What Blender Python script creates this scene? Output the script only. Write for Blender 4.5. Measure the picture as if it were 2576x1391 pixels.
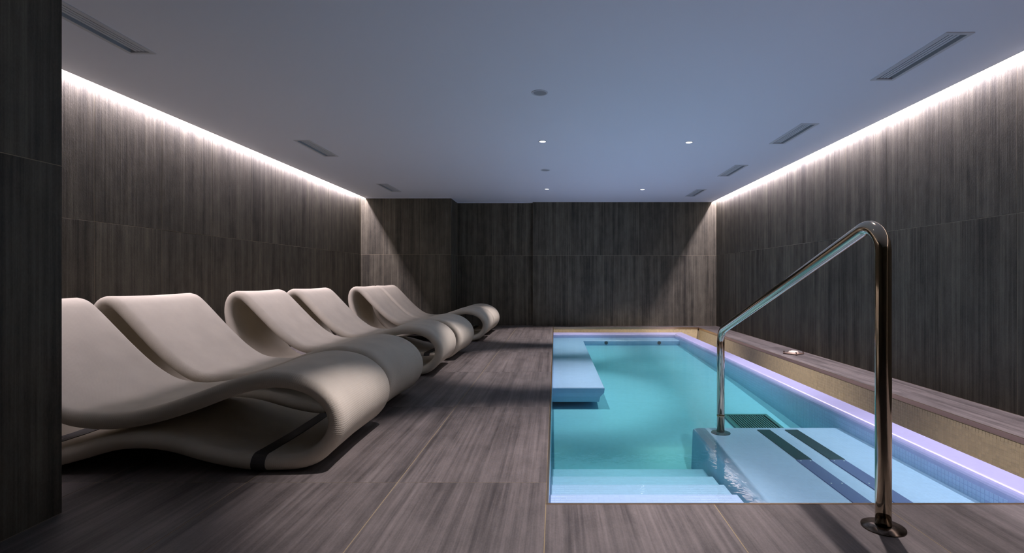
import bpy, bmesh, math, random
from mathutils import Vector, Matrix
random.seed(4)
for o in list(bpy.data.objects): bpy.data.objects.remove(o)
S = bpy.context.scene
COL = S.collection

# ------------------------------------------------------------------ camera
# floor is z = 0, X to the right, Y into the room; eye 0.9 m above the floor
F, VX, VY, EYE = 1290.0, 1396.0, 700.0, 0.9
cd = bpy.data.cameras.new('camera'); cam = bpy.data.objects.new('camera', cd); COL.objects.link(cam)
cam.location = (0, 0, EYE); cam.rotation_euler = (math.pi/2, 0, 0)
cd.sensor_fit = 'HORIZONTAL'; cd.sensor_width = 36; cd.lens = 36*F/2576
cd.shift_x = -(VX-1288)/2576; cd.shift_y = (VY-695.5)/2576
cd.clip_start = 0.05; cd.clip_end = 60
S.camera = cam

# ------------------------------------------------------------------ world, exposure
w = bpy.data.worlds.new('world'); S.world = w; w.use_nodes = True
w.node_tree.nodes['Background'].inputs[0].default_value = (0, 0, 0, 1)
S.view_settings.view_transform = 'Standard'; S.view_settings.look = 'None'
S.view_settings.gamma = 1; S.view_settings.use_curve_mapping = False
S.view_settings.exposure = 0.0

SPOT_W = 235.0          # each recessed downlight
COVE_W = 22.0           # each cove, per metre of strip
COVE_COL = (1.0, 0.86, 0.97)
SPOT_COL = (1.0, 0.87, 0.91)

# room dimensions
ZC = 2.341                                  # ceiling
XL, XR = -3.48, 3.05                        # side walls
YB_L, YB_N, YB_R = 9.20, 9.78, 9.70         # back wall: left pier, niche, right part
XN0, XN1 = -1.861, -0.42                    # niche
XP, YP = -1.89, 1.968                       # end of the foreground wall on the left
YREAR = -2.2
SEAM = 1.33; TW = 0.665
LIP_L, LIP_R = -3.40, 2.97                  # edges of the suspended ceiling
PX0, PX1, PY0, PY1 = -0.03, 2.63, 2.05, 9.40   # pool cut-out in the floor
ZW = -0.084                                 # water level

# area lights of the two coves (the led tape lies in the slot above the ceiling edge)
def cove(name, x, y0, y1):
    l = bpy.data.lights.new(name, 'AREA'); l.shape = 'RECTANGLE'
    l.size = 0.016; l.size_y = y1-y0; l.energy = COVE_W*(y1-y0); l.color = COVE_COL
    o = bpy.data.objects.new(name, l); COL.objects.link(o)
    o.location = (x, (y0+y1)/2, ZC+0.095)
    return o
cove('cove_light', XL+0.030, YP+0.02, YB_L-0.02)
cove('cove_light', XR-0.030, YREAR+0.05, YB_R-0.02)

# ------------------------------------------------------------------ helpers
def tag(o, label=None, cat=None, group=None, kind=None):
    if label: o['label'] = label
    if cat: o['category'] = cat
    if group: o['group'] = group
    if kind: o['kind'] = kind
    return o
def empty(name, loc=(0,0,0), rz=0):
    o = bpy.data.objects.new(name, None); COL.objects.link(o)
    o.location = loc; o.rotation_euler = (0, 0, rz); o.empty_display_size = 0.1
    return o
def link(name, me, mat=None, parent=None, loc=None, smooth=False):
    o = bpy.data.objects.new(name, me); COL.objects.link(o)
    if mat and not me.materials: me.materials.append(mat)
    if parent: o.parent = parent
    if loc is not None: o.location = loc
    if smooth:
        for p in me.polygons: p.use_smooth = True
    return o
def bm_obj(name, bm, mat, parent=None, loc=None, smooth=False, recalc=True):
    if recalc: bmesh.ops.recalc_face_normals(bm, faces=bm.faces)
    me = bpy.data.meshes.new(name); bm.to_mesh(me); bm.free()
    return link(name, me, mat, parent, loc, smooth)
def add_box(bm, x0, x1, y0, y1, z0, z1, bevel=0, seg=2):
    vs = [bm.verts.new((x, y, z)) for z in (z0, z1) for y in (y0, y1) for x in (x0, x1)]
    fs = [bm.faces.new([vs[i] for i in q]) for q in ((0,2,3,1),(4,5,7,6),(0,1,5,4),(2,6,7,3),(0,4,6,2),(1,3,7,5))]
    if bevel:
        es = list({e for f in fs for e in f.edges})
        bmesh.ops.bevel(bm, geom=es, offset=bevel, segments=seg, affect='EDGES', profile=0.5)
def box(name, x0, x1, y0, y1, z0, z1, mat, parent=None, bevel=0, seg=2, smooth=False):
    bm = bmesh.new(); add_box(bm, x0, x1, y0, y1, z0, z1, bevel, seg)
    return bm_obj(name, bm, mat, parent, smooth=smooth)
def add_prism(bm, poly, axis, a, b):
    """extrude a polygon (list of 2d points) along axis 0/1/2 from a to b"""
    def mk(p, t):
        q = list(p); q.insert(axis, t); return bm.verts.new(q)
    A = [mk(p, a) for p in poly]; B = [mk(p, b) for p in poly]; n = len(poly)
    bm.faces.new(A); bm.faces.new(B[::-1])
    for i in range(n): bm.faces.new([A[i], B[i], B[(i+1)%n], A[(i+1)%n]])
def add_lathe(bm, prof, n=32, c=(0,0,0)):
    """prof: list of (r, z); closed at the axis where r = 0"""
    rings = []
    for r, z in prof:
        if r < 1e-6: rings.append([bm.verts.new((c[0], c[1], c[2]+z))])
        else: rings.append([bm.verts.new((c[0]+r*math.cos(2*math.pi*k/n), c[1]+r*math.sin(2*math.pi*k/n), c[2]+z)) for k in range(n)])
    for A, B in zip(rings, rings[1:]):
        for k in range(n):
            a, a2, b, b2 = A[k%len(A)], A[(k+1)%len(A)], B[k%len(B)], B[(k+1)%len(B)]
            vs = []
            for v in (a, a2, b2, b):
                if v not in vs: vs.append(v)
            if len(vs) > 2: bm.faces.new(vs)
def lathe(name, prof, mat, parent=None, n=32, c=(0,0,0), smooth=True):
    bm = bmesh.new(); add_lathe(bm, prof, n, c)
    return bm_obj(name, bm, mat, parent, smooth=smooth)

# ------------------------------------------------------------------ materials
def mat(name, col=(0.5,0.5,0.5), rough=0.5, metal=0.0, spec=0.5, **kw):
    m = bpy.data.materials.new(name); m.use_nodes = True
    b = m.node_tree.nodes['Principled BSDF']
    b.inputs['Base Color'].default_value = (*col, 1); b.inputs['Roughness'].default_value = rough
    b.inputs['Metallic'].default_value = metal; b.inputs['Specular IOR Level'].default_value = spec
    for k, v in kw.items(): b.inputs[k].default_value = v
    return m
def N(m, t, **kw):
    n = m.node_tree.nodes.new(t)
    for k, v in kw.items(): setattr(n, k, v)
    return n
def L(m, a, b): m.node_tree.links.new(a, b)
def noise(m, vec, scale, detail=4, rough=0.55):
    n = N(m, 'ShaderNodeTexNoise'); n.inputs['Scale'].default_value = scale
    n.inputs['Detail'].default_value = detail; n.inputs['Roughness'].default_value = rough
    L(m, vec, n.inputs['Vector']); return n.outputs[0]
def ramp(m, fac, stops):
    r = N(m, 'ShaderNodeValToRGB'); e = r.color_ramp.elements
    while len(e) < len(stops): e.new(0.5)
    for i, (p, c) in enumerate(stops): e[i].position = p; e[i].color = (*c, 1)
    L(m, fac, r.inputs[0]); return r.outputs[0]
def mathn(m, op, a, b=None):
    n = N(m, 'ShaderNodeMath', operation=op)
    for i, v in enumerate((a, b)):
        if v is None: continue
        if isinstance(v, (int, float)): n.inputs[i].default_value = v
        else: L(m, v, n.inputs[i])
    return n.outputs[0]

def tile_material(name, long_axis, tint, bump, rough, stops=((0.40, 0.020), (0.48, 0.050), (0.54, 0.088), (0.60, 0.130), (0.72, 0.22)), mfreq=15):
    """dark brown porcelain with fine wood-like streaks along one axis"""
    m = mat(name, rough=rough, spec=0.35); b = m.node_tree.nodes['Principled BSDF']
    tc = N(m, 'ShaderNodeTexCoord'); oi = N(m, 'ShaderNodeObjectInfo')
    off = N(m, 'ShaderNodeVectorMath', operation='SCALE'); off.inputs[0].default_value = (37.1, 53.7, 71.3)
    L(m, oi.outputs['Random'], off.inputs['Scale'])
    add = N(m, 'ShaderNodeVectorMath', operation='ADD'); L(m, tc.outputs['Object'], add.inputs[0]); L(m, off.outputs[0], add.inputs[1])
    def mp(s, l):
        k = N(m, 'ShaderNodeMapping'); v = [s, s, s]; v[long_axis] = l
        k.inputs['Scale'].default_value = v; L(m, add.outputs[0], k.inputs[0]); return k.outputs[0]
    fine = noise(m, mp(1, 0.018), 60, 4, 0.65)
    mid = noise(m, mp(1, 0.022), mfreq, 4, 0.62)
    wide = noise(m, mp(1, 0.06), 5.5, 2, 0.5)
    blot = noise(m, mp(1, 0.45), 11, 5, 0.62)
    speck = noise(m, mp(1, 0.5), 170, 2, 0.6)
    v = mathn(m, 'MULTIPLY', fine, 0.30)
    for s, k in ((mid, 0.32), (wide, 0.22), (blot, 0.20), (speck, 0.10)):
        v = mathn(m, 'ADD', v, mathn(m, 'MULTIPLY', s, k))
    c = ramp(m, v, [(p, tuple(k*t for t in tint)) for p, k in stops])
    L(m, c, b.inputs['Base Color'])
    h = mathn(m, 'ADD', mathn(m, 'MULTIPLY', fine, 0.5), mathn(m, 'ADD', mathn(m, 'MULTIPLY', speck, 0.25), mathn(m, 'MULTIPLY', blot, 0.6)))
    bp = N(m, 'ShaderNodeBump'); bp.inputs['Strength'].default_value = bump; bp.inputs['Distance'].default_value = 0.004
    L(m, h, bp.inputs['Height']); L(m, bp.outputs[0], b.inputs['Normal'])
    return m
M = {}
M['wall_tile'] = tile_material('porcelain_wall_tile', 2, (0.82, 0.745, 0.55), 0.55, 0.6)
M['floor_tile'] = tile_material('porcelain_floor_tile', 1, (1.17, 1.04, 0.97), 0.25, 0.5, ((0.37, 0.028), (0.47, 0.060), (0.53, 0.090), (0.60, 0.128), (0.75, 0.21)), 22)
M['grout_wall'] = mat('grout_wall', (0.34, 0.29, 0.21), 0.9, spec=0.2)
M['grout_floor'] = mat('grout_floor', (0.32, 0.26, 0.15), 0.8, spec=0.2)
M['plaster'] = mat('ceiling_paint', (0.82, 0.87, 0.95), 0.85, spec=0.2)
M['slot'] = mat('slot_paint', (0.55, 0.55, 0.55), 0.9, spec=0.1)
M['vent'] = mat('vent_metal', (0.62, 0.66, 0.70), 0.45, spec=0.5)
M['vent_dark'] = mat('vent_shaft', (0.015, 0.016, 0.02), 0.9, spec=0.1)
M['brass'] = mat('bronze_trim', (0.62, 0.46, 0.30), 0.28, 1.0)
M['steel'] = mat('polished_bronze_steel', (0.52, 0.44, 0.33), 0.08, 1.0)
M['flange'] = mat('stained_flange', (0.40, 0.33, 0.27), 0.25, 1.0)
M['strap'] = mat('rubber_strap', (0.06, 0.06, 0.058), 0.6)
M['strap_grey'] = mat('strap_plate', (0.12, 0.11, 0.11), 0.45)
M['dark_strip'] = mat('dark_grille_plate', (0.02, 0.028, 0.034), 0.35)
M['blue_strip'] = mat('slate_blue_plate', (0.12, 0.12, 0.27), 0.3)
M['speaker'] = mat('speaker_grille', (0.36, 0.38, 0.40), 0.8, spec=0.2)
M['grate'] = mat('drain_grate_steel', (0.13, 0.16, 0.18), 0.35, 0.3)
M['jet'] = mat('jet_nozzle', (0.06, 0.08, 0.10), 0.4)
M['cream'] = mat('cream_soap', (0.85, 0.76, 0.62), 0.4)
M['tray'] = mat('copper_tray', (0.62, 0.45, 0.36), 0.3, 0.8)
M['stud'] = mat('dark_stud', (0.10, 0.07, 0.06), 0.35, 0.6)
M['gutter'] = mat('gutter_floor', (0.05, 0.05, 0.045), 0.6)
M['profile'] = mat('led_profile', (0.6, 0.6, 0.6), 0.4, 0.9)

def emit(name, col, s):
    m = bpy.data.materials.new(name); m.use_nodes = True; nt = m.node_tree; nt.nodes.clear()
    e = nt.nodes.new('ShaderNodeEmission'); o = nt.nodes.new('ShaderNodeOutputMaterial')
    e.inputs[0].default_value = (*col, 1); e.inputs[1].default_value = s
    nt.links.new(e.outputs[0], o.inputs[0]); return m
M['lamp'] = emit('downlight_lens', (1, 0.95, 0.97), 6)

def mosaic_material(name, col, var, rough, coat=0.0):
    """small glossy mosaic; colour varies a little from tile to tile"""
    m = mat(name, col, rough, spec=0.5); b = m.node_tree.nodes['Principled BSDF']
    g = N(m, 'ShaderNodeNewGeometry')
    n = N(m, 'ShaderNodeTexWhiteNoise'); n.noise_dimensions = '3D'
    sn = N(m, 'ShaderNodeVectorMath', operation='SNAP'); sn.inputs[1].default_value = (0.0257, 0.0257, 0.0257)
    L(m, g.outputs['Position'], sn.inputs[0]); L(m, sn.outputs[0], n.inputs['Vector'])
    a = tuple(max(0, c*(1-var)) for c in col); z = tuple(min(1, c*(1+var)) for c in col)
    big = noise(m, g.outputs['Position'], 1.7, 3)
    v = mathn(m, 'ADD', mathn(m, 'MULTIPLY', n.outputs['Value'], 0.35), mathn(m, 'MULTIPLY', big, 0.65))
    L(m, ramp(m, v, [(0.2, a), (0.8, z)]), b.inputs['Base Color'])
    b.inputs['Coat Weight'].default_value = coat; b.inputs['Coat Roughness'].default_value = 0.08
    return m
M['mosaic'] = mosaic_material('pale_blue_mosaic', (0.48, 0.55, 0.78), 0.04, 0.3)
M['mosaic_grout'] = mat('pale_mosaic_grout', (0.53, 0.60, 0.84), 0.7)
M['lip'] = mosaic_material('wet_overflow_edge', (0.42, 0.44, 0.70), 0.04, 0.3, 0.3)
M['gold'] = mosaic_material('champagne_gold_mosaic', (0.72, 0.60, 0.33), 0.14, 0.32)
M['gold_grout'] = mat('gold_mosaic_grout', (0.80, 0.70, 0.48), 0.7)

def weave_material():
    m = mat('woven_taupe_cover', (0.50, 0.44, 0.385), 0.78, spec=0.25); b = m.node_tree.nodes['Principled BSDF']
    uv = N(m, 'ShaderNodeUVMap'); sp = N(m, 'ShaderNodeSeparateXYZ'); L(m, uv.outputs[0], sp.inputs[0])
    def wv(s, k): return mathn(m, 'SINE', mathn(m, 'MULTIPLY', s, k))
    a = wv(sp.outputs[0], 2*math.pi/0.0085); c = wv(sp.outputs[1], 2*math.pi/0.0085)
    h = mathn(m, 'ADD', mathn(m, 'MULTIPLY', a, 0.65), mathn(m, 'MULTIPLY', mathn(m, 'MULTIPLY', a, c), 0.5))
    bp = N(m, 'ShaderNodeBump'); bp.inputs['Strength'].default_value = 0.16; bp.inputs['Distance'].default_value = 0.0014
    L(m, h, bp.inputs['Height']); L(m, bp.outputs[0], b.inputs['Normal'])
    tc = N(m, 'ShaderNodeTexCoord')
    n = noise(m, tc.outputs['Object'], 4.0, 4)
    L(m, ramp(m, n, [(0.3, (0.60, 0.555, 0.455)), (0.7, (0.69, 0.64, 0.525))]), b.inputs['Base Color'])
    return m
M['weave'] = weave_material()

def flange_stain():
    m = M['flange']; b = m.node_tree.nodes['Principled BSDF']; tc = N(m, 'ShaderNodeTexCoord')
    n = noise(m, tc.outputs['Object'], 30, 4)
    L(m, ramp(m, n, [(0.35, (0.06, 0.045, 0.035)), (0.65, (0.30, 0.24, 0.19))]), b.inputs['Base Color'])
flange_stain()

def water_material():
    m = bpy.data.materials.new('pool_water'); m.use_nodes = True; nt = m.node_tree; nt.nodes.clear()
    out = N(m, 'ShaderNodeOutputMaterial'); mix = N(m, 'ShaderNodeMixShader')
    tr = N(m, 'ShaderNodeBsdfTransparent'); gl = N(m, 'ShaderNodeBsdfGlossy'); fr = N(m, 'ShaderNodeFresnel')
    gl.inputs['Roughness'].default_value = 0.02; fr.inputs['IOR'].default_value = 1.33
    g = N(m, 'ShaderNodeNewGeometry')
    n1 = noise(m, g.outputs['Position'], 9, 3); bp = N(m, 'ShaderNodeBump')
    bp.inputs['Strength'].default_value = 0.12; bp.inputs['Distance'].default_value = 0.01
    L(m, n1, bp.inputs['Height']); L(m, bp.outputs[0], gl.inputs['Normal']); L(m, bp.outputs[0], fr.inputs['Normal'])
    L(m, fr.outputs[0], mix.inputs[0]); L(m, tr.outputs[0], mix.inputs[1]); L(m, gl.outputs[0], mix.inputs[2])
    L(m, mix.outputs[0], out.inputs['Surface'])
    va = N(m, 'ShaderNodeVolumeAbsorption'); va.inputs['Color'].default_value = (0.10, 0.90, 0.74, 1); va.inputs['Density'].default_value = 1.0
    L(m, va.outputs[0], out.inputs['Volume'])
    return m
M['water'] = water_material()

# ------------------------------------------------------------------ tiles on floor and walls
MESH = {}
def tile(parent, c, d, mt, bev=0.0012):
    """one slab of size d centred at c; alike slabs share their mesh"""
    key = tuple(round(v, 3) for v in d) + (mt.name,)
    if key not in MESH:
        bm = bmesh.new(); add_box(bm, -d[0]/2, d[0]/2, -d[1]/2, d[1]/2, -d[2]/2, d[2]/2, bev, 1)
        me = bpy.data.meshes.new('tile'); bm.to_mesh(me); bm.free(); me.materials.append(mt); MESH[key] = me
    return link('tile', MESH[key], None, parent, c)
def cuts(a, b, s, p):
    """seam positions s + k p inside a..b, with both ends"""
    k0 = math.floor((a-s)/p)+1; out = [a]; k = k0
    while s+k*p < b-0.03:
        if s+k*p > a+0.03: out.append(s+k*p)
        k += 1
    return out+[b]
GAP = 0.003; TT = 0.010
def floor_tiles(parent, x0, x1, y0, y1, sx, sy):
    X = cuts(x0, x1, sx, TW); Y = cuts(y0, y1, sy, SEAM)
    for a, b in zip(X, X[1:]):
        for c, d in zip(Y, Y[1:]):
            tile(parent, ((a+b)/2, (c+d)/2, -TT/2), (b-a-GAP, d-c-GAP, TT), M['floor_tile'])
def wall_tiles(parent, axis, at, sgn, a0, a1, s, z0=0.0, z1=ZC+0.2):
    """axis 0: wall at x = at, tiles along Y; axis 1: wall at y = at, tiles along X; sgn = side the room is on"""
    A = cuts(a0, a1, s, TW); Z = [z0, SEAM, z1]
    for a, b in zip(A, A[1:]):
        for c, d in zip(Z, Z[1:]):
            j = random.uniform(0, 0.0005)
            if axis == 0: tile(parent, (at-sgn*(TT/2+j), (a+b)/2, (c+d)/2), (TT, b-a-GAP, d-c-GAP), M['wall_tile'])
            else: tile(parent, ((a+b)/2, at-sgn*(TT/2+j), (c+d)/2), (b-a-GAP, TT, d-c-GAP), M['wall_tile'])

# floor: bed of grout with the pool opening left free
bm = bmesh.new()
regions = [(XL, PX0, YREAR, YB_N), (PX0, XR, YREAR, PY0), (PX1, XR, PY0, YB_R), (PX0, PX1, PY1, YB_R)]
for r in regions: add_box(bm, r[0], r[1], r[2], r[3], -0.06, -0.0012)
floor = tag(bm_obj('floor', bm, M['grout_floor']), 'dark brown streaked porcelain floor around the pool', kind='structure')
floor_tiles(floor, XL, PX0-0.006, YREAR, YB_N, PX0, 2.26)
floor_tiles(floor, PX0-0.006, XR, YREAR, PY0-0.006, PX0, 0.93)
floor_tiles(floor, PX1+0.006, XR, PY0, YB_R, PX1, 2.72)
floor_tiles(floor, PX0, PX1+0.006, PY1+0.006, YB_R, PX0, PY1)

ZT = ZC+0.2
def wall(name, x0, x1, y0, y1, label):
    return tag(box(name, x0, x1, y0, y1, -0.06, ZT, M['grout_wall']), label, kind='structure')
TH = 0.15; BK = 0.0016
wl = wall('wall_left', XL-TH, XL-BK, YP-TH, YB_N+TH, 'dark tiled wall behind the loungers')
wall_tiles(wl, 0, XL, 1, YP, YB_L, 3.877)
wr = wall('wall_right', XR+BK, XR+TH, YREAR-TH, YB_N+TH, 'dark tiled wall along the pool ledge')
wall_tiles(wr, 0, XR, -1, YREAR, YB_R, 4.05)
wb = wall('wall_back', XN1+BK, XR+BK, YB_R+BK, YB_N+TH, 'dark tiled back wall behind the pool')
wall_tiles(wb, 1, YB_R, -1, XN1, XR, 0.255)
wn = wall('wall_back_niche', XN0-TH, XN1+BK, YB_N+BK, YB_N+TH+0.02, 'recessed dark tiled part of the back wall')
wall_tiles(wn, 1, YB_N, -1, XN0, XN1, -1.20)
wp = wall('wall_back_pier', XL-BK, XN0-BK, YB_L+BK, YB_N+BK, 'projecting tiled pier behind the farthest loungers')
wall_tiles(wp, 1, YB_L, -1, XL, XN0, -3.075)
wall_tiles(wp, 0, XN0, 1, YB_L, YB_N, YB_L)
wf = wall('wall_foreground', XL-TH, XP-BK, YREAR-TH, YP-BK, 'very dark tiled wall end in the left foreground')
wall_tiles(wf, 0, XP, 1, YREAR, YP, YP-TW)
wall_tiles(wf, 1, YP, 1, XL, XP, XP)
wq = wall('wall_rear', XP-BK, XR+BK, YREAR-TH, YREAR-BK, 'dark tiled wall behind the camera')
wall_tiles(wq, 1, YREAR, 1, XP, XR, XP)

# ------------------------------------------------------------------ ceiling with vent openings
RV = [(2.29, 2.46, 3.00, 3.73), (2.29, 2.46, 4.77, 5.49), (2.29, 2.46, 6.52, 7.24), (2.29, 2.46, 8.30, 9.02)]
LV = [(-2.725, -2.555, 2.56, 3.29), (-2.725, -2.555, 5.34, 6.06), (-2.725, -2.555, 7.81, 8.53)]
FR = 0.026
holes = [(a+FR, b-FR, c+FR, d-FR) for a, b, c, d in RV+LV]
def ceil_piece(bm, x0, x1, y0, y1, hs):
    X = sorted({x0, x1, *[v for h in hs for v in h[:2]]}); Y = sorted({y0, y1, *[v for h in hs for v in h[2:]]})
    for a, b in zip(X, X[1:]):
        for c, d in zip(Y, Y[1:]):
            mx, my = (a+b)/2, (c+d)/2
            if any(h[0] < mx < h[1] and h[2] < my < h[3] for h in hs): continue
            bm.faces.new([bm.verts.new(v) for v in ((a, c, ZC), (a, d, ZC), (b, d, ZC), (b, c, ZC))])
bm = bmesh.new()
ceil_piece(bm, LIP_L, LIP_R, YP, YB_R, holes)
ceil_piece(bm, XP, LIP_R, YREAR, YP, [])
ceil_piece(bm, LIP_L, XN1, YB_R, YB_N, [])
for x, y0, y1 in ((LIP_L, YP, YB_N), (LIP_R, YREAR, YB_R)):       # upstands at the two light slots
    add_box(bm, x-(0.0 if x < 0 else 0.006), x+(0.006 if x < 0 else 0.0), y0, y1, ZC, ZT)
ceiling = tag(bm_obj('ceiling', bm, M['plaster'], recalc=False), 'plain pale suspended ceiling with light slots along both sides', kind='structure')
box('slab', XL-TH, XR+TH, YREAR-TH, YB_N+TH, ZT, ZT+0.05, M['slot'], ceiling)
# pale shadow-gap bead where the ceiling meets the back walls
def bead(n, x0, x1, y0, y1): tag(box('trim_%d' % n, x0, x1, y0, y1, ZC-0.008, ZC, M['plaster']), 'thin pale bead between ceiling and back wall', kind='structure')
bead(1, LIP_L, XN0, YB_L-0.012, YB_L-0.001); bead(2, XN0+0.001, XN1, YB_N-0.012, YB_N-0.001); bead(3, XN0+0.001, XN0+0.012, YB_L-0.012, YB_N-0.012)

# led profiles in the slots
tag(box('led_strip', XL+0.001, XL+0.045, YP+0.01, YB_L-0.01, ZC+0.097, ZC+0.109, M['profile']), 'slim light strip in the ceiling slot above the loungers', 'light strip', 'cove light strips')
tag(box('led_strip', XR-0.045, XR-0.001, YREAR+0.02, YB_R-0.01, ZC+0.097, ZC+0.109, M['profile']), 'slim light strip in the ceiling slot above the pool ledge', 'light strip', 'cove light strips')

# ------------------------------------------------------------------ ceiling vents
def vent(r, side, label):
    x0, x1, y0, y1 = r
    t = empty('air_vent', ((x0+x1)/2, (y0+y1)/2, ZC)); tag(t, label, 'vent', 'linear ceiling vents')
    hx, hy = (x1-x0)/2, (y1-y0)/2; ix, iy = hx-FR, hy-FR
    bm = bmesh.new()                                       # flat flange, chamfered towards the opening
    o = [(-hx, -hy), (hx, -hy), (hx, hy), (-hx, hy)]; i = [(-ix, -iy), (ix, -iy), (ix, iy), (-ix, iy)]
    m_ = [(x*0.985, y*0.996) for x, y in o]
    rings = [[bm.verts.new((x, y, z)) for x, y in q] for q, z in ((o, 0.0), (m_, -0.005), (i, -0.005), (i, 0.05))]
    for A, B in zip(rings, rings[1:]):
        for k in range(4): bm.faces.new([A[k], A[(k+1)%4], B[(k+1)%4], B[k]])
    bm_obj('frame', bm, M['vent'], t)
    bm = bmesh.new(); add_box(bm, -ix, ix, -iy, iy, 0.05, 0.056); bm_obj('shaft', bm, M['vent_dark'], t)
    me = None; n = 4
    for k in range(n):                                     # slanted blades running the length of the vent
        if me is None:
            bm = bmesh.new(); add_prism(bm, [(-0.0075*side, 0.000), (0.0075*side, 0.002), (0.0075*side, 0.0035), (-0.0075*side, 0.0015)], 1, -iy+0.001, iy-0.001)
            bmesh.ops.recalc_face_normals(bm, faces=bm.faces)
            me = bpy.data.meshes.new('slat'); bm.to_mesh(me); bm.free(); me.materials.append(M['vent'])
        link('slat', me, None, t, ((-ix+0.011+k*0.0235)*-side, 0, 0.002))
    return t
names = ['nearest the camera, upper right of the picture', 'second from the camera above the pool ledge', 'third from the camera above the pool ledge', 'nearest the back wall above the far pool corner']
for r, n in zip(RV, names): vent(r, -1, 'grey slatted air vent in the ceiling, ' + n)
names = ['cut off by the dark foreground wall', 'above the second pair of loungers', 'nearest the back wall on the lounger side']
for r, n in zip(LV, names): vent(r, 1, 'grey slatted air vent in the ceiling, ' + n)

# ------------------------------------------------------------------ downlights and ceiling speakers
def downlight(x, y, label, cone=61, blend=0.5, power=1.0):
    t = empty('downlight', (x, y, ZC)); tag(t, label, 'downlight', 'recessed downlights')
    lathe('trim_ring', [(0.043, 0), (0.043, -0.003), (0.034, -0.004), (0.034, 0)], M['vent'], t, 28)
    lathe('lens', [(0, -0.002), (0.034, -0.002)], M['lamp'], t, 28)
    l = bpy.data.lights.new('downlight_beam', 'SPOT'); l.energy = SPOT_W*power; l.color = SPOT_COL
    l.spot_size = math.radians(cone); l.spot_blend = blend; l.shadow_soft_size = 0.018
    o = bpy.data.objects.new('downlight_beam', l); COL.objects.link(o); o.parent = t; o.location = (0, 0, -0.012)
    return t
XA, XB = -0.13, 1.42
for x, y, n in ((XA, 2.5, 'over the deck beside the nearest loungers, above the frame'), (XB, 2.5, 'over the handrail, above the frame'),
                (XA, 5.40, 'larger one on the left, between the two speakers'), (XB, 5.43, 'larger one on the right, over the pool'),
                (XA, 8.28, 'smaller one on the left, near the back wall'), (XB, 8.32, 'smaller one on the right, near the back wall')):
    downlight(x, y, 'glowing round ceiling downlight, ' + n, *((61, 0.5) if x < 0 else (76, 0.6)), power=0.72 if y < 3 and x > 0 else 1.0)
def speaker(x, y, label):
    t = empty('ceiling_speaker', (x, y, ZC)); tag(t, label, 'speaker', 'round ceiling speakers')
    lathe('rim', [(0.064, 0), (0.064, -0.003), (0.062, -0.005), (0.052, -0.005), (0.050, -0.001)], M['vent'], t, 40)
    lathe('grille', [(0, -0.002), (0.051, -0.002)], M['speaker'], t, 40)
speaker(-0.118, 3.98, 'round grey ceiling speaker, the larger one nearer the camera')
speaker(-0.127, 6.83, 'round grey ceiling speaker, the smaller one between two downlights')

# ------------------------------------------------------------------ pool
pool = empty('pool', ((PX0+PX1)/2, (PY0+PY1)/2, 0)); tag(pool, 'sunken indoor pool lined with pale blue and gold mosaic', 'pool')
POFF = Vector(pool.location)
def P(o): o.matrix_parent_inverse = Matrix.Translation(-POFF); return o
def pbox(name, *a, **k): return P(box(name, *a, pool, **k))
LX, LY = 2.10, 9.03           # inner faces of the overflow edges
OX, OY = 2.30, 9.27           # outer faces
def zf(d):                    # sloping pool floor
    pts = [(1.9, -0.62), (3.4, -0.56), (3.8, -0.50), (4.0, -0.43), (4.2, -0.387), (4.485, -0.370), (4.7, -0.358), (5.95, -0.30), (8.7, -0.23), (9.3, -0.222)]
    for (a, za), (b, zb) in zip(pts, pts[1:]):
        if a <= d <= b: return za+(zb-za)*(d-a)/(b-a)
PITCH = 0.0257
MOS = []                      # candidates: (distance, centre, half u, half v, normal, part, material)
def mosaic(part, o, u, v, nu, nv, nrm, mt, rise=0.0012, gap=0.0011):
    o, u, v, nrm = map(Vector, (o, u, v, nrm))
    for i in range(nu):
        for j in range(nv):
            c = o+u*(PITCH*(i+0.5))+v*(PITCH*(j+0.5))
            MOS.append(((c-cam.location).length, c, u*(PITCH*0.5-gap), v*(PITCH*0.5-gap), nrm*rise, part, mt))
# floor
bm = bmesh.new(); Y = [1.95, 3.4, 3.8, 4.0, 4.2, 4.485, 4.7, 5.3, 5.95, 7.3, 8.7, 9.3]; prev = None
for y in Y:
    z = zf(y); row = [bm.verts.new((PX0-0.02, y, z)), bm.verts.new((LX+0.02, y, z))]
    if prev: bm.faces.new([prev[0], prev[1], row[1], row[0]])
    prev = row
pf = P(bm_obj('pool_floor', bm, M['mosaic'], pool, smooth=True))
pbox('side_wall', PX0-0.15, PX0+0.004, PY0-0.15, PY1, -0.7, -0.0622, M['mosaic'])
pbox('side_wall', PX0-0.15, PX1+0.1, PY0-0.15, PY0, -0.7, -0.0622, M['mosaic'])
# overflow edges: rounded wet kerb
def lip(name, prof, axis, a, b):
    bm = bmesh.new(); add_prism(bm, prof, axis, a, b); return P(bm_obj(name, bm, M['lip'], pool, smooth=False))
def roundprof(i, o, zt, r=0.05):
    q = [(i, -0.7), (i, zt-r)]
    for k in range(1, 8):
        t = math.pi/2*k/7; q.append((i+(r-r*math.cos(t))*(1.0), zt-r+r*math.sin(t)))
    q += [(o-0.012, zt+0.002), (o-0.004, zt-0.003), (o, zt-0.012), (o, -0.7)]
    return q
right_lip = lip('overflow_edge', roundprof(LX, OX, ZW+0.005), 1, PY0-0.05, OY)
far_lip = lip('overflow_edge', roundprof(LY, OY, ZW+0.005, 0.03), 0, PX0-0.05, LX+0.05)
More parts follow.
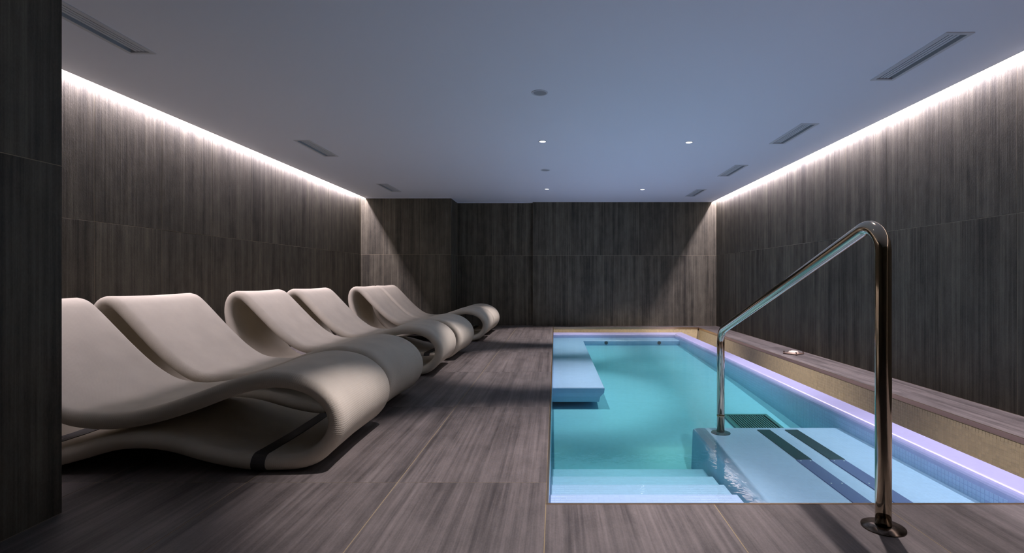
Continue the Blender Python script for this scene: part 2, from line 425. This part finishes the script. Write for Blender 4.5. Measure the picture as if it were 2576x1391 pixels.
# gutter and gold mosaic walls
pbox('gutter_floor', OX-0.01, PX1+0.02, PY0-0.02, PY1, -0.36, -0.34, M['gutter'])
pbox('gutter_floor', PX0, OX, OY-0.01, PY1+0.02, -0.36, -0.34, M['gutter'])
gw = pbox('gold_wall', PX1, PX1+0.10, PY0-0.05, PY1+0.10, -0.7, -0.0622, M['gold_grout'])
gf = pbox('gold_wall', PX0-0.10, PX1, PY1, PY1+0.10, -0.7, -0.0622, M['gold_grout'])
box('gold_wall_head', PX1, PX1+0.012, PY0, PY1, -0.0622, -0.008, M['gold_grout'], gw)
box('gold_wall_head', PX0, PX1, PY1, PY1+0.012, -0.0622, -0.008, M['gold_grout'], gf)
mosaic(gw, (PX1, PY0, -0.010), (0,1,0), (0,0,-1), int((PY1-PY0)/PITCH), 13, (-1,0,0), M['gold'])
mosaic(gf, (PX0, PY1, -0.010), (1,0,0), (0,0,-1), int((PX1-PX0)/PITCH), 10, (0,-1,0), M['gold'])
# bronze edge profile around the opening
for a in ((PX0-0.006, PX0+0.004, PY0-0.006, PY1+0.006), (PX1-0.004, PX1+0.006, PY0-0.006, PY1+0.006)):
    pbox('edge_profile', *a, -0.03 if a[0] > 0 else -0.0621, 0.0015, M['brass'])
for a in ((PX0+0.004, PX1-0.004, PY0-0.006, PY0+0.002), (PX0+0.004, PX1-0.004, PY1-0.002, PY1+0.006)):
    pbox('edge_profile', *a, -0.03, 0.0015, M['brass'])
# L-shaped seat: left arm and far arm, undercut front
SZ = -0.15
bm = bmesh.new()
A = [(PX0, 4.925), (0.478, 4.925), (0.478, 8.63), (LX, 8.63), (LX, LY), (PX0, LY)]
B = [(PX0, 4.935), (0.425, 4.935), (0.425, 8.64), (LX, 8.64), (LX, LY), (PX0, LY)]
def ring(p, z): return [bm.verts.new((x, y, z)) for x, y in p]
def mixp(t): return [(a[0]+(b[0]-a[0])*t, a[1]+(b[1]-a[1])*t) for a, b in zip(A, B)]
R = [ring([(x-(0.006 if 0.4 < x < 1 else 0), y+(0.006 if y < 8.7 else 0)) for x, y in A], SZ), ring(A, SZ-0.007), ring(mixp(0.1), SZ-0.05), ring(mixp(0.8), SZ-0.09), ring(B, SZ-0.14)]
bm.faces.new(R[0]); bm.faces.new(R[-1])
for p, q in zip(R, R[1:]):
    for k in range(6): bm.faces.new([p[k], p[(k+1)%6], q[(k+1)%6], q[k]])
P(bm_obj('seat_ledge', bm, M['mosaic'], pool))
for x in (0.862, 1.755):
    j = P(bm_obj('jet_nozzle', (lambda b: (add_lathe(b, [(0.030, 0), (0.030, 0.008), (0.018, 0.010), (0.014, 0.004), (0, 0.004)], 20), b)[1])(bmesh.new()), M['jet'], pool, smooth=True))
    j.location = (x, 8.632, SZ-0.036); j.rotation_euler = (math.pi/2, 0, 0)
# massage bed: raised block on the right, sloping left flank
BZ = -0.206; BY = 3.79
bm = bmesh.new()
add_prism(bm, [(1.066, BZ), (1.024, BZ-0.007), (1.018, BZ-0.02), (1.0, -0.7), (LX, -0.7), (LX, BZ)], 1, PY0, BY)
bed = P(bm_obj('massage_bed', bm, M['mosaic'], pool))
mosaic(bed, (1.075, BY-0.01, BZ), (1,0,0), (0,-1,0), int((LX-1.075)/PITCH), int(1.35/PITCH), (0,0,1), M['mosaic'], 0.0004, 0.0008)
for x in (1.47, 1.672):
    P(box('dark_plate', x, x+0.092, 3.117, 3.73, BZ, BZ+0.006, M['dark_strip'], pool, bevel=0.001, seg=1))
    P(box('blue_plate', x-0.006, x+0.086, PY0, 3.113, BZ, BZ+0.006, M['blue_strip'], pool, bevel=0.001, seg=1))
    for sx in (0.012, 0.07):
        for y in (3.09, 2.75):
            P(lathe('screw', [(0.0045, 0), (0.0045, 0.0015), (0, 0.002)], M['vent'], pool, 10, (x+sx, y, BZ+0.006)))
# steps at the near left corner
STEPS = [(2.50, -0.153, 0.89), (2.80, -0.226, 0.925), (3.10, -0.297, 0.955), (3.40, -0.364, 0.985)]
for i, (d, z, xe) in enumerate(STEPS):
    y0 = PY0 if i == 0 else STEPS[i-1][0]-0.03
    st = P(box('step', PX0+0.004, xe, y0, d, -0.66, z, M['mosaic'], pool, bevel=0.004, seg=1))
    mosaic(st, (PX0+0.006, d-0.005, z), (1,0,0), (0,-1,0), int((xe-PX0-0.006)/PITCH), int((d-y0-0.008)/PITCH), (0,0,1), M['mosaic'], 0.0003, 0.0008)
mosaic(right_lip, (LX, PY0+0.3, ZW-0.046), (0,1,0), (0,0,-1), int(6.6/PITCH), 9, (-1,0,0), M['mosaic'])
# drain grate lying in the floor
g0, g1, h0, h1 = 1.53, 1.937, 4.20, 4.70
gr = bmesh.new()
def zfl(y): return zf(y)+0.004
def gbox(bm, x0, x1, y0, y1, t=0.012):
    vs = []
    for z in (0, t):
        for x, y in ((x0, y0), (x1, y0), (x1, y1), (x0, y1)): vs.append(bm.verts.new((x, y, zfl(y)+z)))
    for q in ((0,3,2,1), (4,5,6,7), (0,1,5,4), (1,2,6,5), (2,3,7,6), (3,0,4,7)): bm.faces.new([vs[k] for k in q])
for a in ((g0, g1, h0, h0+0.04), (g0, g1, h1-0.04, h1), (g0, g0+0.03, h0+0.04, h1-0.04), (g1-0.03, g1, h0+0.04, h1-0.04)): gbox(gr, *a)
grate = P(bm_obj('drain_grate', gr, M['grate'], pool))
bm = bmesh.new(); gbox(bm, g0+0.03, g1-0.03, h0+0.04, h1-0.04, 0.001)
o = bm_obj('sump', bm, M['vent_dark'], grate)
n = 15
for k in range(n):
    bm = bmesh.new(); x = g0+0.036+(g1-g0-0.072)*k/n; gbox(bm, x, x+0.011, h0+0.04, h1-0.04, 0.009)
    o = bm_obj('slat', bm, M['grate'], grate)

# mosaic pieces: the 300 nearest of each colour singly, the rest joined
def slab_geo(bm, u, v, n, c=Vector((0,0,0))):
    lo = [bm.verts.new(c+s*u+t*v) for s, t in ((-1,-1),(1,-1),(1,1),(-1,1))]
    hi = [bm.verts.new(c+s*u*0.96+t*v*0.96+n) for s, t in ((-1,-1),(1,-1),(1,1),(-1,1))]
    bm.faces.new(hi)
    for k in range(4): bm.faces.new([lo[k], lo[(k+1)%4], hi[(k+1)%4], hi[k]])
def in_view(c):
    if c.y < 0.2: return False
    x = VX+F*c.x/c.y; y = VY+F*(EYE-c.z)/c.y
    if not (0 < x < 2576 and 0 < y < 1391): return False
    if c.y > PY0:                                  # hidden below the deck edge?
        t = PY0/c.y
        if EYE+(c.z-EYE)*t < 0: return False
    return True
MOS = [q for q in MOS if in_view(q[1])]
for mt, nm in ((M['gold'], 'gold_tile'), (M['mosaic'], 'mosaic_tile')):
    q = sorted([m_ for m_ in MOS if m_[6] is mt], key=lambda t: t[0]); cache = {}; rest = {}
    for k, (d, c, u, v, nr, part, _) in enumerate(q):
        if k < 300:
            key = (tuple(u), tuple(v), tuple(nr))
            if key not in cache:
                bm = bmesh.new(); slab_geo(bm, u, v, nr); bmesh.ops.recalc_face_normals(bm, faces=bm.faces)
                me = bpy.data.meshes.new(nm); bm.to_mesh(me); bm.free(); me.materials.append(mt); cache[key] = me
            o = link(nm, cache[key], None, part, c)
        else: rest.setdefault(part.name, (part, []))[1].append((c, u, v, nr))
    for part, lst in rest.values():
        bm = bmesh.new()
        for c, u, v, nr in lst: slab_geo(bm, u, v, nr, c)
        o = bm_obj(nm+'_field', bm, mt, part, recalc=False); o['kind'] = 'stuff'

# water
tag(box('pool_water', PX0, LX+0.03, PY0-0.01, LY+0.02, -0.68, ZW, M['water']), 'still clear turquoise water filling the pool', 'water', kind='stuff')

# ------------------------------------------------------------------ handrail
def sweep(bm, pts, r, n=24):
    T = [(pts[min(i+1, len(pts)-1)]-pts[max(i-1, 0)]).normalized() for i in range(len(pts))]
    nrm = Vector((1, 0, 0)); rings = []
    for p, t in zip(pts, T):
        nrm = (nrm-t*nrm.dot(t)).normalized(); b = t.cross(nrm)
        rings.append([bm.verts.new(p+r*(nrm*math.cos(2*math.pi*k/n)+b*math.sin(2*math.pi*k/n))) for k in range(n)])
    for A, B in zip(rings, rings[1:]):
        for k in range(n): bm.faces.new([A[k], A[(k+1)%n], B[(k+1)%n], B[k]])
    bm.faces.new(rings[0][::-1]); bm.faces.new(rings[-1])
def fillet(P0, P1, P2, r, n=14):
    a = (P0-P1).normalized(); b = (P2-P1).normalized(); th = a.angle(b); t = r/math.tan(th/2)
    c = P1+(a+b).normalized()*(r/math.sin(th/2)); s = P1+a*t-c; e = P1+b*t-c; ang = s.angle(e); ax = s.cross(e).normalized()
    return [c+Matrix.Rotation(ang*k/n, 3, ax) @ s for k in range(n+1)]
HX, HY0, HY1 = 1.186, 1.852, 3.668
rail = empty('handrail', (HX, HY0, 0)); tag(rail, 'polished bronze tube handrail sloping from the deck into the pool', 'handrail')
V = Vector
A0, A1, A2, A3 = V((0,0,0)), V((0,0,1.128)), V((0,HY1-HY0,0.522)), V((0,HY1-HY0,BZ+0.001))
pts = [A0+(A1-A0)*k/10*0.85 for k in range(11)]+fillet(A0, A1, A2, 0.095, 18)+fillet(A1, A2, A3, 0.11, 14)+[A3]
bm = bmesh.new(); sweep(bm, pts, 0.0265, 28); bm_obj('tube', bm, M['steel'], rail, smooth=True)
fl = [(0.027, 0.010), (0.0715, 0.004), (0.0715, 0.0002), (0, 0.0002)]
lathe('flange', fl, M['flange'], rail, 48)
bm = bmesh.new(); add_lathe(bm, [(0.0272, 0.010), (0.066, 0.004), (0.067, 0.0002), (0, 0.0002)], 40, (0, HY1-HY0, BZ)); bm_obj('flange', bm, M['jet'], rail, smooth=True)
lathe('collar', [(0.0268, ZW+0.008), (0.0278, ZW+0.006), (0.0278, ZW-0.002), (0.0268, ZW-0.004)], M['brass'], rail, 28, (0, HY1-HY0, 0))

# ------------------------------------------------------------------ loungers
PROF = [(-1.000,.220),(-1.030,.318),(-1.130,.397),(-1.265,.427),(-1.400,.414),(-1.530,.380),(-1.676,.330),(-1.877,.272),(-2.060,.240),(-2.200,.240),(-2.325,.266),
        (-2.450,.342),(-2.590,.468),(-2.800,.685),(-2.870,.742),(-2.935,.742),(-2.978,.680),(-2.985,.560),(-2.940,.390),(-2.860,.220),(-2.740,.095),(-2.590,.044),
        (-2.420,.056),(-2.267,.092),(-2.100,.138),(-1.950,.148),(-1.800,.130),(-1.640,.088),(-1.460,.052),(-1.290,.0425),(-1.130,.058),(-1.035,.130)]
X0L = -2.0
PROF = [(x-0.075*min(1, max(0, (x+2.0)/0.7)), z) for x, z in PROF]
def closed_curve(P_, n=220):
    pts = [V((x-X0L, 0, z)) for x, z in P_]; m = len(pts); out = []
    for i in range(m):
        p0, p1, p2, p3 = pts[i-1], pts[i], pts[(i+1)%m], pts[(i+2)%m]
        for k in range(24):
            t = k/24
            out.append(0.5*((2*p1)+(-p0+p2)*t+(2*p0-5*p1+4*p2-p3)*t*t+(-p0+3*p1-3*p2+p3)*t**3))
    d = [0]
    for i in range(1, len(out)+1): d.append(d[-1]+(out[i%len(out)]-out[i-1]).length)
    tot = d[-1]; res = []; j = 0
    for k in range(n):
        s = tot*k/n
        while d[j+1] < s: j += 1
        f = (s-d[j])/(d[j+1]-d[j]); res.append(out[j].lerp(out[(j+1)%len(out)], f))
    return res, tot
CUR, CLEN = closed_curve(PROF)
for _ in range(2):
    CUR = [(CUR[i-1]+CUR[i]*2+CUR[(i+1)%len(CUR)])/4 for i in range(len(CUR))]
W2 = 0.385
def section(off=0.0):
    """(across, out) points: soft thick rim, slightly thinner middle"""
    pts = []; r = 0.0385
    for k in range(9):
        a = math.pi/2-math.pi*k/8; pts.append((W2-r+(r+off)*math.cos(a), (r+off)*math.sin(a)))
    ys = [0.30, 0.22, 0.12, 0.0, -0.12, -0.22, -0.30]
    def th(y): return 0.0385-0.007*(1-abs(y)/0.36)**0.8
    low = [(y, -(th(y)+off)) for y in ys]; top = [(-y, th(y)+off) for y in ys]
    left = [(-y, -z) for y, z in pts]
    return pts+low+left+top
def normal(i):
    t = (CUR[(i+1)%len(CUR)]-CUR[i-1]).normalized(); return V((t.z, 0, -t.x))
def ribbon(bm, idx, sec, closed, uvs=False):
    rings = []
    for i in idx:
        c, nn = CUR[i%len(CUR)], normal(i%len(CUR))
        rings.append([bm.verts.new(c+V((0, y, 0))+nn*z) for y, z in sec])
    n = len(sec); m = len(rings); uv = bm.loops.layers.uv.new('UVMap') if uvs else None
    acc = [0]
    for k in range(n): acc.append(acc[-1]+math.dist(sec[k], sec[(k+1)%n]))
    for a in range(m if closed else m-1):
        A_, B_ = rings[a], rings[(a+1)%m]
        for k in range(n):
            f = bm.faces.new([A_[k], B_[k], B_[(k+1)%n], A_[(k+1)%n]])
            if uv:
                s0, s1 = CLEN*a/len(CUR), CLEN*(a+1)/len(CUR)
                for lp, q in zip(f.loops, ((s0, acc[k]), (s1, acc[k]), (s1, acc[k+1]), (s0, acc[k+1]))): lp[uv].uv = q
    if not closed: bm.faces.new(rings[0]); bm.faces.new(rings[-1][::-1])
bm = bmesh.new(); ribbon(bm, range(len(CUR)), section(), True, True); bmesh.ops.recalc_face_normals(bm, faces=bm.faces)
me_body = bpy.data.meshes.new('body'); bm.to_mesh(me_body); bm.free(); me_body.materials.append(M['weave'])
for p in me_body.polygons: p.use_smooth = True
def strap_mesh(xa, xb):
    idx = [i for i, c in enumerate(CUR) if xa-X0L-0.0 <= c.x <= xb-X0L and c.z < 0.2]
    bm = bmesh.new(); ribbon(bm, sorted(idx), section(0.0035), False); bmesh.ops.recalc_face_normals(bm, faces=bm.faces)
    me = bpy.data.meshes.new('strap'); bm.to_mesh(me); bm.free(); me.materials.append(M['strap']); return me, CUR[sorted(idx)[len(idx)//2]], normal(sorted(idx)[len(idx)//2])
me_s1, _, _ = strap_mesh(-1.475, -1.375)
me_s2, pc, pn = strap_mesh(-2.62, -2.52)
bm = bmesh.new(); add_box(bm, -0.028, 0.028, -0.06, 0.06, 0, 0.002, 0.0008, 1)
for a in ((-0.022, 0.022, -0.054, -0.050), (-0.022, 0.022, 0.050, 0.054), (-0.022, -0.019, -0.05, 0.05), (0.019, 0.022, -0.05, 0.05), (-0.006, 0.006, -0.035, 0.035)): add_box(bm, *a, 0.002, 0.0032)
me_pl = bpy.data.meshes.new('name_plate'); bm.to_mesh(me_pl); bm.free(); me_pl.materials.append(M['strap_grey'])
LOUNGERS = [(2.735, 0.045, 0.022, 'nearest the camera, cut off by the dark foreground wall'), (3.675, 0.0, -0.03, 'second from the camera, next to the nearest one'),
            (5.06, 0.0, 0.024, 'third from the camera, nearer of the middle pair'), (6.005, 0.03, -0.03, 'fourth from the camera, farther of the middle pair'),
            (7.655, 0.08, 0.01, 'fifth from the camera, nearer of the far pair'), (8.51, 0.08, -0.01, 'farthest from the camera, closest to the back wall')]
for y, dx, rz, n in LOUNGERS:
    t = empty('wave_lounger', (X0L+dx, y, 0), rz); tag(t, 'beige woven looping wave lounger, ' + n, 'lounger', 'wave loungers in pairs along the left wall')
    link('body', me_body, None, t)
    link('strap', me_s1, None, t)
    s = link('strap', me_s2, None, t)
    pl = link('name_plate', me_pl, None, s, pc+pn*(0.0385-0.007+0.0035 if pn.z > 0 else -(0.0315+0.0035))+V((0, -0.12, 0)))
    pl['label'] = 'small grey plate with raised border'

# ------------------------------------------------------------------ small tray on the ledge
t = empty('tray', (2.838, 6.10, 0), 0.62); tag(t, 'small square copper tray with a cream dome and four corner studs on the pool ledge', 'tray')
bm = bmesh.new(); add_box(bm, -0.085, 0.085, -0.085, 0.085, 0.006, 0.014, 0.002, 1); bm_obj('plate', bm, M['tray'], t)
lathe('dome', [(0.056, 0.014), (0.055, 0.024), (0.046, 0.034), (0.028, 0.039), (0, 0.040)], M['cream'], t, 28)
for sx in (-1, 1):
    for sy in (-1, 1):
        lathe('stud', [(0, 0.0002), (0.008, 0.0002), (0.008, 0.014), (0.005, 0.016), (0.005, 0.024), (0.010, 0.028), (0.010, 0.034), (0, 0.036)], M['stud'], t, 14, (sx*0.076, sy*0.076, 0))
